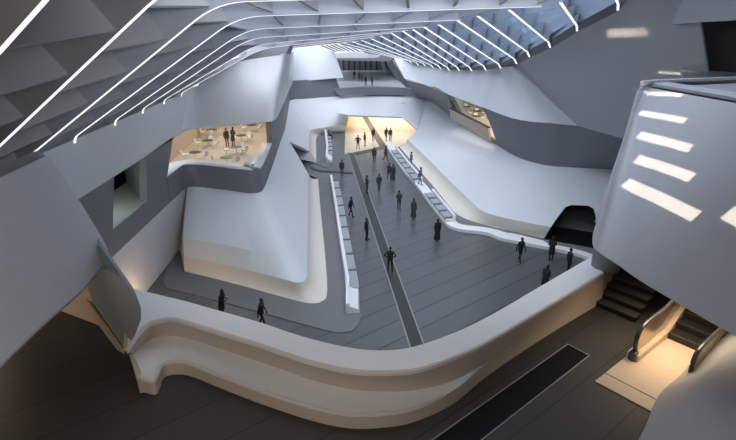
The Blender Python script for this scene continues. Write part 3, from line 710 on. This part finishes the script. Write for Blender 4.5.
rib_px = [(384, 144), (394, 159.5), (404, 173), (417, 188), (428, 203), (438, 216), (445, 225), (452, 229.5), (464, 232.5), (486, 235.2), (500, 240.5), (517, 244), (540, 248.5), (562, 253), (580, 257.5), (592, 263), (604, 273)]
rl = smoothline(zs(rib_px, 0), 4)
rb_o = sweep('ribbon_kerb', rl, lambda f: [(0, 0), (.0, .28), (-.10, .31), (-1.05 - .4 * max(0, 1 - abs(f - .66) / .10) + .35 * (f > .75), .31), (-1.1 - .4 * max(0, 1 - abs(f - .66) / .10) + .35 * (f > .75), 0)], 'bench')
tag(rb_o, 'long white kerb ribbon winding along the right side of the hall floor', 'kerb')
bench('bench', zs([(390.5, 151.5), (401, 166), (414, 182.5)], .32), 6, 'white bench with grey seats on the kerb near the gold hall', hb=.62, wb=.25, ws=.75, h=.30, base=.22)
bench('bench', zs([(424, 194.5), (433.5, 207), (445, 222)], .32), 4, 'white bench with grey seats on the kerb at its bend', hb=.62, wb=.25, ws=.78, h=.30, base=.22)
# ================================================================== PEOPLE
def capsule(bm, a, b, ra, rb, n=10):
    a, b = V(a), V(b); t = (b - a)
    if t.length < 1e-4: t = V((0, 0, .001))
    t.normalize(); x = t.cross(V((0, 1, 0)))
    if x.length < .1: x = t.cross(V((1, 0, 0)))
    x.normalize(); y = t.cross(x); rings = []
    for k, (c, r, s) in enumerate([(a, ra, -1)] * 3 + [(b, rb, 1)] * 3):
        j = k if k < 3 else 5 - k
        ang = [78, 40, 0][j]; off = c + t * s * r * math.sin(R(ang)); rr = r * math.cos(R(ang))
        rings.append([bm.verts.new(off + (x * math.cos(2 * PI * q / n) + y * math.sin(2 * PI * q / n)) * rr) for q in range(n)])
    for r0, r1 in zip(rings, rings[1:]):
        for q in range(n): bm.faces.new((r0[q], r0[(q + 1) % n], r1[(q + 1) % n], r1[q]))
    bm.faces.new(list(reversed(rings[0]))); bm.faces.new(rings[-1])
def ball(bm, c, r, sc=(1, 1, 1)):
    bmesh.ops.create_icosphere(bm, subdivisions=2, radius=r, matrix=Matrix.Translation(V(c)) @ Matrix.Diagonal((*sc, 1)))
def remeshed(name, bm, voxel, smooth=3):
    bmesh.ops.recalc_face_normals(bm, faces=bm.faces)
    me = bpy.data.meshes.new(name); bm.to_mesh(me); bm.free()
    o = bpy.data.objects.new(name, me); COL.objects.link(o)
    r = o.modifiers.new('r', 'REMESH'); r.mode = 'VOXEL'; r.voxel_size = voxel
    s = o.modifiers.new('s', 'SMOOTH'); s.factor = .5; s.iterations = smooth
    bpy.context.view_layer.update(); apply_mods(o); me = o.data; bpy.data.objects.remove(o); me.name = name
    for p in me.polygons: p.use_smooth = True
    return me
def figure(pose):
    "one continuous adult body, 1.75 m, facing -Y; returns (body mesh, hair mesh, coat mesh or None)"
    bm = bmesh.new(); dz = 0
    sit = pose == 'sit'
    hipz = .93 if not sit else .52
    lean = {'walk': -.05, 'stride': -.07, 'hunch': -.10}.get(pose, 0)
    # joints
    pel = V((0, 0, hipz)); chest = V((0, lean, hipz + .40)); neck = V((0, lean * 1.3, hipz + .575)); head = V((0, lean * 1.5 - .015, hipz + .715))
    capsule(bm, pel + V((-.075, 0, 0)), pel + V((.075, 0, 0)), .115, .115)
    capsule(bm, pel, chest - V((0, 0, .08)), .125, .135); capsule(bm, chest + V((-.08, 0, 0)), chest + V((.08, 0, 0)), .125, .125)
    capsule(bm, chest + V((-.145, .01, .09)), chest + V((.145, .01, .09)), .075, .075)
    capsule(bm, chest + V((0, 0, .1)), neck + V((0, 0, .05)), .065, .055)
    ball(bm, head + V((0, 0, .02)), .1, (.82, 1.0, 1.12)); ball(bm, head + V((0, -.025, -.05)), .07, (.85, .95, 1.0))
    capsule(bm, head + V((0, -.09, .01)), head + V((0, -.115, -.025)), .012, .017, 6)       # nose
    capsule(bm, head + V((-.025, -.088, -.065)), head + V((.025, -.088, -.065)), .012, .012, 6)  # mouth
    for s in (-1, 1):
        ball(bm, head + V((s * .034, -.083, .02)), .014); ball(bm, head + V((s * .083, .01, .0)), .026, (.5, .8, 1.2))
    LEG = dict(stand=((.02, -.01), (-.02, .03)), hips=((.0, 0), (0, .02)), phone=((0, 0), (-.02, .05)), robe=((-.08, .03), (.08, .12)), walk=((-.22, .0), (.17, .28)), stride=((-.30, .0), (.24, .36)), hunch=((-.02, 0), (.03, .03)), sit=((0, 0), (0, 0)))[pose]
    wide = .15 if pose == 'hips' else .09
    for s, (fy, lift) in ((-1, LEG[0]), (1, LEG[1])):
        h = pel + V((s * .09, 0, -.02))
        if sit: knee = V((s * .11, -.44, .50)); ank = V((s * .11, -.44, .09))
        else:
            ank = V((s * wide, fy, .085 + lift * .25)); knee = h.lerp(ank, .5) + V((0, -.035 - abs(lift) * .22, 0))
        capsule(bm, h, knee, .088, .060); capsule(bm, knee, knee.lerp(ank, .4), .058, .056); capsule(bm, knee.lerp(ank, .3), ank, .056, .042)
        capsule(bm, ank + V((0, .03, -.035)), ank + V((s * .02, -.15, -.045)), .042, .036)
    ARM = dict(stand=((-.06, .0), (-.05, .02)), walk=((-.14, .16), (.14, -.16)), stride=((-.2, .2), (.2, -.22)), robe=((-.05, -.04), (-.05, -.04)), hunch=((-.08, -.1), (-.08, -.1)))
    for s in (-1, 1):
        sh = chest + V((s * .185, .01, .085))
        if pose == 'hips': el = sh + V((s * .20, .10, -.22)); wr = pel + V((s * .17, -.02, .07)); hd = V((-s * .7, -.6, -.4))
        elif pose == 'phone' and s > 0: el = sh + V((.06, -.10, -.27)); wr = head + V((.12, -.10, -.10)); hd = V((-.2, .1, 1))
        elif pose in ('phone', 'hunch') : el = sh + V((s * .05, .02, -.29)); wr = el + V((-s * .08, -.22, .02)); hd = V((-s * .5, -1, 0))
        elif sit: el = sh + V((s * .05, -.05, -.28)); wr = V((s * .10, -.30, .60)); hd = V((0, -1, -.3))
        else:
            k = ARM.get(pose, ARM['stand'])[0 if s < 0 else 1]
            el = sh + V((s * .05, k[1] * .6 + .02, -.29)); wr = el + V((s * .0, k[1] * .5 - .05, -.25)); hd = V((0, -.12, -1))
        capsule(bm, sh, el, .056, .043); capsule(bm, el, wr, .043, .028)
        hd.normalize(); sidev = hd.cross(V((s, 0.2, 0.1))).normalized(); palm = wr + hd * .075
        capsule(bm, wr, palm - sidev * .016, .028, .022); capsule(bm, wr, palm + sidev * .016, .028, .022)
        curl = sidev.cross(hd).normalized() * .02 * -s
        for q, ln in enumerate((.070, .082, .076, .058)):
            b0 = palm + sidev * (-.030 + .020 * q); b1 = b0 + hd * ln * .55 + curl * .3; b2 = b1 + hd * ln * .4 + curl
            capsule(bm, b0, b1, .0098, .0095, 6); capsule(bm, b1, b2, .0095, .0085, 6)
        t0 = wr + hd * .025 - sidev * .028; capsule(bm, t0, t0 + hd * .035 - sidev * .022, .012, .011, 6); capsule(bm, t0 + hd * .035 - sidev * .022, t0 + hd * .065 - sidev * .026, .011, .009, 6)
    body = remeshed('body', bm, .0125, 2)
    coat = None
    bm = bmesh.new()   # hair cap
    ball(bm, head + V((0, .015, .04)), .107, (.86, 1.02, 1.05))
    if pose in ('robe', 'hunch'): capsule(bm, head + V((0, .06, .02)), head + V((0, .075, -.16)), .075, .06)
    for v in bm.verts:
        if v.co.y < head.y - .06 and v.co.z < head.z + .055: v.co.y = head.y - .05
    hair = remeshed('hair', bm, .016, 2)
    bm = bmesh.new()   # coat, jacket or robe that follows the body
    hem = {'robe': .16, 'hunch': .50}.get(pose, hipz - .06)
    n = 20; rings = []
    prof = [(hem, .25 if pose == 'robe' else .2 if pose == 'hunch' else .185, .2 if pose == 'robe' else .15), ((hem + hipz) / 2, .21 if hem < .6 else .185, .165), (hipz + .1, .185, .15), (hipz + .25, .19, .15), (hipz + .42, .225, .158), (hipz + .51, .20, .125), (hipz + .555, .10, .085)]
    if not sit:
        for z, rx, ry in prof:
            f = max(0, (z - hipz) / .4); rings.append([bm.verts.new(V((rx * math.cos(2 * PI * k / n), ry * math.sin(2 * PI * k / n) + lean * f, z))) for k in range(n)])
        for r0, r1 in zip(rings, rings[1:]):
            for k in range(n): bm.faces.new((r0[k], r0[(k + 1) % n], r1[(k + 1) % n], r1[k]))
        bmesh.ops.recalc_face_normals(bm, faces=bm.faces)
        coat = bpy.data.meshes.new('coat'); bm.to_mesh(coat)
        for p in coat.polygons: p.use_smooth = True
    bm.free()
    # clothing regions of the body
    for x in ('cloth', 'skin'): body.materials.append(M[x])
    hz = neck.z + .02
    for p in body.polygons:
        c = p.center
        p.material_index = 1 if c.z > hz else 0
    hair.materials.append(M['hair'])
    if coat: coat.materials.append(M['cloth'])
    return body, hair, coat
FIG = {}
def variant(me, c):
    key = me.name + c
    if key not in FIG:
        m2 = me.copy(); m2.materials[0] = M[c]; FIG[key] = m2
    return FIG[key]
def person(loc, pose, face, label, col='cloth', group='visitors in the hall', s=1.0):
    if pose not in FIG: FIG[pose] = figure(pose)
    b, h, c = FIG[pose]
    root = empty('person', loc, face); tag(root, label, 'person', group); root.scale = (s, s, s)
    for nm, me, cc in (('body', b, col), ('hair', h, None), ('coat' if pose in ('robe', 'hunch') else 'jacket', c, col)):
        if me is None: continue
        o = bpy.data.objects.new(nm, variant(me, cc) if cc else me); COL.objects.link(o); o.parent = root if nm != 'hair' else bo_
        if nm == 'body': bo_ = o
    return root
F = lambda u, v, z=.0: atz(u, v, z)
PEOPLE = [
 ((390, 271.5, .022), 'hips', 3.0, 'person standing with hands on hips on the dark floor strip'),
 ((366.5, 240, 0), 'stand', 1.2, 'person in dark clothes standing just left of the dark strip, behind the hands-on-hips person', 'cloth'),
 ((350.5, 216.5, 0), 'walk', 1.3, 'person in dark clothes walking close to the long left bench'),
 ((342, 176, .05), 'stand', .3, 'person standing alone at the passage branch of the dark strip'),
 ((366.8, 193.2, .022), 'phone', 2.0, 'person holding a hand to the face beside the dark strip'),
 ((379, 191.5, 0), 'walk', .2, 'person in dark clothes with legs apart right of the dark strip'),
 ((388.7, 179.5, 0), 'walk', 2.6, 'left person of the walking pair near the far right bench'),
 ((393, 181, 0), 'robe', 2.7, 'person in a long robe, right one of the walking pair', ),
 ((399, 210, 0), 'phone', 3.4, 'person in mid hall facing away with a raised arm'),
 ((413.3, 218.5, 0), 'robe', .4, 'person in a long dark coat in mid hall near the second kerb bench', 'cloth2'),
 ((437, 241, 0), 'robe', 3.3, 'person in a long black robe in front of the bend of the kerb'),
 ((374.3, 162.5, 0), 'stand', .1, 'person standing just in front of the gold hall beside the strip corner'),
 ((385.3, 161, 0), 'stride', 1.9, 'person with a dark coat at the far end of the kerb', 'cloth2'),
 ((411, 167.5, .05), 'stand', 1.5, 'pale grey person walking behind the far kerb bench', 'cloth3'),
 ((419.5, 184.8, .33), 'walk', 1.2, 'pale grey person between the two kerb benches', 'cloth3'),
 ((519, 261, 0), 'walk', .4, 'person in black walking by the kerb left of the dark doorway'),
 ((550.5, 260.5, 0), 'hunch', 2.9, 'person in black coat in front of the dark doorway'),
 ((567.5, 273, 0), 'stand', 1.7, 'person in black near the right end of the parapet'),
 ((543.5, 292, 0), 'hunch', 2.4, 'person half hidden behind the right stretch of the parapet'),
 ((222.5, 317, .0), 'hunch', 1.3, 'person with long hair half hidden behind the left stretch of the parapet'),
 ((262, 327, .0), 'walk', 1.5, 'person half hidden behind the parapet in front of the island plinth corner'),
 ((358, 149, .013), 'hips', .1, 'brown dressed person standing at the lit left side of the gold hall', 'cloth4'),
 ((364.8, 146, .013), 'stand', 1.8, 'person in brown left of the dark strip inside the gold hall', 'cloth4'),
 ((373.2, 141, .03), 'stand', .2, 'person on the dark strip inside the gold hall'),
 ((386, 140.5, .013), 'walk', .5, 'left person of the pair at the right of the gold hall'),
 ((390.3, 141, .013), 'stand', .2, 'right person of the pair at the right of the gold hall'),
 ((354.3, 80, 5.9), 'stand', .2, 'leftmost person on the far gallery above the back wall'),
 ((359.2, 81, 5.9), 'hunch', .4, 'person in a dark coat, left of the close pair on the far gallery'),
 ((361.8, 82.5, 5.9), 'walk', .3, 'right person of the close pair on the far gallery'),
 ((365.6, 86, 5.9), 'stand', .3, 'person nearest the mezzanine edge on the far gallery'),
 ((372, 86, 5.9), 'stand', 2.2, 'rightmost person on the far gallery above the back wall'),
 ((227.5, 147, 5.7), 'stand', .6, 'person in brown standing among the left cafe tables', 'cloth4'),
 ((233.4, 146, 5.7), 'hunch', 2.8, 'person in a dark coat standing among the left cafe tables', 'cloth'),
 ((169.5, 152.5, 5.7), 'stand', .6, 'person in black at the left end of the cafe by the slate wall', 'cloth'),
]
for p in PEOPLE:
    (u, v, z), pose, face, label = p[:4]; col = p[4] if len(p) > 4 else 'cloth'
    if col == 'cloth' and v < 212: col = 'cloth2'
    person(F(u, v, z), pose, face, label, col, 'visitors', 1.08 if z > 5 else 1.15)
sp = person(atz(331, 139, 0) + V((-.30, 0, .09)), 'sit', PI / 2, 'person in black seated at the far end of the short bench by the back wall')

# ================================================================== CAFE FURNITURE
def cafe_table(loc, label, group, top='tabletop'):
    root = empty('cafe_table', loc); tag(root, label, 'table', group)
    bm = bmesh.new(); bm_lathe(bm, [(.50, .70), (.55, .715), (.55, .735), (.53, .745)], 28); bobj('table_top', bm, top, root)
    bm = bmesh.new(); bm_lathe(bm, [(.06, .05), (.035, .2), (.035, .6), (.09, .70)], 14); bobj('stem', bm, 'chair', root, True)
    bm = bmesh.new(); bm_lathe(bm, [(.29, 0), (.29, .015), (.08, .05)], 24); bobj('foot', bm, 'chair', root)
    return root
def chair_meshes(mn):
    # shell: seat pan curving up into a rounded back
    rows = []
    for j in range(9):
        t = j / 8; row = []
        for i in range(9):
            s = i / 4 - 1
            w = .25 * (1 - .35 * max(0, t - .55) ** 1.2 / .45)
            if t < .5: y, z = -.24 + t * .86, .45 - .03 * math.sin(t * 2 * PI) * .6
            else: y, z = .19 + (t - .5) * .22, .45 + ((t - .5) * 2) ** .9 * .42
            z += .10 * abs(s) ** 2.5 * (1 if t < .6 else .2); y -= .09 * abs(s) ** 2 * (t > .5)
            row.append(V((w * s * (1 - .25 * (abs(t * 2 - 1) > .85)), y, z)))
        rows.append(row)
    sh = grid_mesh('shell', rows); sh.materials.append(M[mn])
    for p in sh.polygons: p.use_smooth = True
    bm = bmesh.new(); bm_lathe(bm, [(.04, .03), (.03, .38), (.10, .44)], 12); st = bpy.data.meshes.new('stem'); bm.to_mesh(st); bm.free(); st.materials.append(M['chair'])
    bm = bmesh.new(); bm_lathe(bm, [(.21, 0), (.21, .015), (.05, .035)], 20); ft = bpy.data.meshes.new('foot'); bm.to_mesh(ft); bm.free(); ft.materials.append(M['chair'])
    return sh, st, ft
CH = {k: chair_meshes(k) for k in ('chair', 'chairblack')}
def cafe_chair(loc, rz, label, group, k='chair'):
    root = empty('cafe_chair', loc, rz); root.scale = (1.18, 1.18, 1.08); tag(root, label, 'chair', group); sh, st, ft = CH[k]
    o = bpy.data.objects.new('shell', sh); COL.objects.link(o); o.parent = root
    m = o.modifiers.new('t', 'SOLIDIFY'); m.thickness = .025
    for nm, me in (('stem', st), ('foot', ft)):
        o = bpy.data.objects.new(nm, me); COL.objects.link(o); o.parent = root
CT = [((226.5, 157.2), 'green round cafe table at the ledge, nearest the balcony front', [(-75, ), (70, )], 'table nearest the balcony front'),
      ((195, 152), 'green round cafe table at the left end of the cafe', [(-80,), (75,)], 'table at the left end'),
      ((236, 146.7), 'round cafe table in front of the standing pair in the cafe', [(-70,), (70,), (160,)], 'table in front of the standing pair'),
      ((207.5, 140.2), 'green round cafe table in the middle left of the cafe', [(-75,), (75,), (180,)], 'middle left table'),
      ((241, 135.2), 'green round cafe table right of the standing pair', [(80,), (-100,), (150,)], 'table right of the standing pair'),
      ((211.6, 129.6), 'green round cafe table at the back left of the cafe', [(-80,), (70,), (10,)], 'back left table'),
      ((251.7, 125), 'green round cafe table at the back right of the cafe', [(-70,), (75,)], 'back right table')]
SIDE = {-1: 'left', 1: 'right'}
for (u, v), lab, ch, short in CT:
    c = atz(u, v, 6.44); c.z = 5.7; cafe_table(c, lab, 'cafe tables on the left balcony')
    for (a,) in ch:
        r = R(a); d = V((math.sin(r), -math.cos(r) if abs(a) < 120 else -math.cos(r), 0)) * .95
        nm = 'left of' if -120 < a < 0 else 'right of' if 0 < a < 140 and a > 20 else 'behind' if abs(a) >= 140 else 'in front of'
        cafe_chair(c + d, math.atan2(d.x, -d.y) + PI, 'white shell chair %s the %s' % (nm, short), 'white cafe chairs on the left balcony')
RT = [((466, 106.5), 'small cafe table at the back of the right cafe window', 'back table', 'left'), ((477, 111), 'cafe table in the middle of the right cafe window', 'middle table', 'mid'), ((476, 116), 'cafe table nearest the right cafe balustrade', 'front table', 'near')]
for (u, v), lab, short, _ in RT:
    c = atz(u, v, 5.88); c.z = 5.15; cafe_table(c, lab, 'cafe tables in the right cafe', 'chairblack')
    for a, nm in ((-85, 'left of'), (85, 'right of'), (170, 'behind')):
        r = R(a); d = V((math.sin(r), -math.cos(r), 0)) * .95
        cafe_chair(c + d, math.atan2(d.x, -d.y) + PI, 'white shell chair %s the %s in the right cafe window' % (nm, short), 'white cafe chairs in the right cafe')

# ================================================================== LIGHT
def area(name, loc, aim, sx, sy, power, col=(1, 1, 1), spread=None):
    l = bpy.data.lights.new(name, 'AREA'); l.shape = 'RECTANGLE'; l.size = sx; l.size_y = sy; l.energy = power; l.color = col
    if spread: l.spread = spread
    o = bpy.data.objects.new(name, l); COL.objects.link(o); o.location = loc
    o.rotation_euler = (V(aim) - V(loc)).to_track_quat('-Z', 'Y').to_euler(); return o
def point(name, loc, power, col, r=.3):
    l = bpy.data.lights.new(name, 'POINT'); l.energy = power; l.color = col; l.shadow_soft_size = r
    o = bpy.data.objects.new(name, l); COL.objects.link(o); o.location = loc; return o
WARM = (1, .76, .50)
area('gold_hall_lamp', (3.2, 99, 3.9), (3.2, 99, 0), 12, 18, 2300, (1, .86, .66))
area('cafe_lamp', (-13.6, 54, 10.9), (-13.6, 54, 5), 6, 16, 620, (1, .90, .76))
area('cafe_lamp_right', (18, 63, 9.9), (18, 63, 5), 9, 16, 900, (1, .88, .72))
area('gallery_lamp', (-3, 1.5, 17.0), (-4, 9, 10), 8, 2, 330, (1, .85, .68))
area('stair_lamp', (8.0, 11.2, 12.2), (7.3, 10.9, 10), 2.0, 1.2, 48, WARM, R(110))
point('cove_lamp', (-14.0, 29.3, .5), 200, (1, .70, .40), .12)
area('added_hall_fill', (3, 16.6, 18.9), (-1, 50, 8), 10, 1.2, 900, (.86, .93, 1))  # added unseen fill from the front, brightens the pale cafe volume and hull
point('cove_spot', aty(238, 60, 41.0), 230, (.92, .96, 1), .25)
point('window_lamp', (-17.2, 31.5, 8.2), 110, (.95, 1, .92), .2)
point('added_left_fill', (-10.4, 11.0, 11.0), 75, (1, .76, .52), .2)  # added warm fill out of view, lifts the left floor and tan wall

# added narrow area lamps drawing the sun patches; no roof slots are built
def beam(quad, sdir, strength, dist=5.0, name='added_sun_patch'):
    c = sum(quad, V()) / 4; s = V(sdir).normalized()
    e = ((quad[1] - quad[0]) + (quad[2] - quad[3])) / 2; f = ((quad[3] - quad[0]) + (quad[2] - quad[1])) / 2
    e = e - s * e.dot(s); f = f - s * f.dot(s); x = e.normalized(); y = s.cross(x)
    w, h = e.length, max(.05, abs(f.dot(y)))
    loc = c - s * dist
    l = bpy.data.lights.new(name, 'AREA'); l.shape = 'RECTANGLE'; l.size = w; l.size_y = h; l.energy = strength * w * h; l.color = (1, .85, .61); l.spread = R(.8)
    o = bpy.data.objects.new(name, l); COL.objects.link(o)
    z = -s; yv = z.cross(x); mw = Matrix((x, yv, z)).transposed().to_4x4(); mw.translation = loc; o.matrix_world = mw
SUN = V((.55, .35, -.75))
BP = lambda u, v: onp(u, v, top[6], (top[8] - top[4]).cross(bot[6] - top[6]).normalized())
for q in (((627, 176), (697, 209), (695, 222), (624, 189)), ((638, 153.5), (693, 171.5), (691, 182.5), (635, 163)), ((640, 130.5), (691, 143.5), (690, 153.5), (637, 138)), ((641, 109.5), (686, 117.5), (685, 124), (640, 115)), ((644, 89.5), (683, 93.5), (682, 96.5), (641, 95))):
    beam([BP(*p) for p in q], SUN, 5.5)
beam([BP(*p) for p in ((728, 204), (760, 214), (758, 240), (726, 217))], SUN, 5.5)
for q in (((603, 29), (644, 28), (651, 37), (611, 37)), ((655, 69), (704, 75), (708, 78.5), (664, 75)), ((633, 88), (652, 92), (645, 93.5), (632, 90))):
    beam([W(*p) for p in q], V((.8, .45, -.3)), 4.5, 2.5)

w = bpy.data.worlds.new('sky'); SC.world = w; w.use_nodes = True; nt = w.node_tree
bg = nt.nodes['Background']; tc = nt.nodes.new('ShaderNodeTexCoord'); sx = nt.nodes.new('ShaderNodeSeparateXYZ')
nt.links.new(tc.outputs['Generated'], sx.inputs[0])
cr_ = nt.nodes.new('ShaderNodeValToRGB'); mp = nt.nodes.new('ShaderNodeMapRange'); mp.inputs[1].default_value = -1; mp.inputs[2].default_value = 1
nt.links.new(sx.outputs['Z'], mp.inputs[0]); nt.links.new(mp.outputs[0], cr_.inputs[0])
E = cr_.color_ramp.elements
E[0].position = 0; E[0].color = (.10, .15, .25, 1); E[1].position = 1; E[1].color = (1.0, 1.06, 1.18, 1)
for p, c in ((.46, (.20, .32, .56, 1)), (.54, (.20, .32, .56, 1)), (.70, (.62, .72, .90, 1))):
    e = cr_.color_ramp.elements.new(p); e.color = c
nt.links.new(cr_.outputs[0], bg.inputs[0]); bg.inputs[1].default_value = 1.0
sun = bpy.data.lights.new('daylight', 'SUN'); sun.energy = 3.8; sun.angle = R(70); sun.color = (.86, .93, 1.0)
so_ = bpy.data.objects.new('daylight', sun); COL.objects.link(so_); so_.rotation_euler = V((.08, .45, -1)).to_track_quat('-Z', 'Y').to_euler()

cam = bpy.data.cameras.new('camera'); co_ = bpy.data.objects.new('camera', cam); COL.objects.link(co_)
cam.sensor_width = 36; cam.lens = 36 * FOC / 736; cam.clip_end = 500; cam.clip_start = .05
co_.location = EYE; co_.rotation_euler = (PI / 2 - TILT, 0, 0); SC.camera = co_
SC.view_settings.view_transform = 'Standard'; SC.view_settings.look = 'None'; SC.view_settings.gamma = 1; SC.view_settings.use_curve_mapping = False
SC.view_settings.exposure = 0.08
SC.cycles.use_denoising = True; SC.cycles.max_bounces = 8; SC.cycles.diffuse_bounces = 5
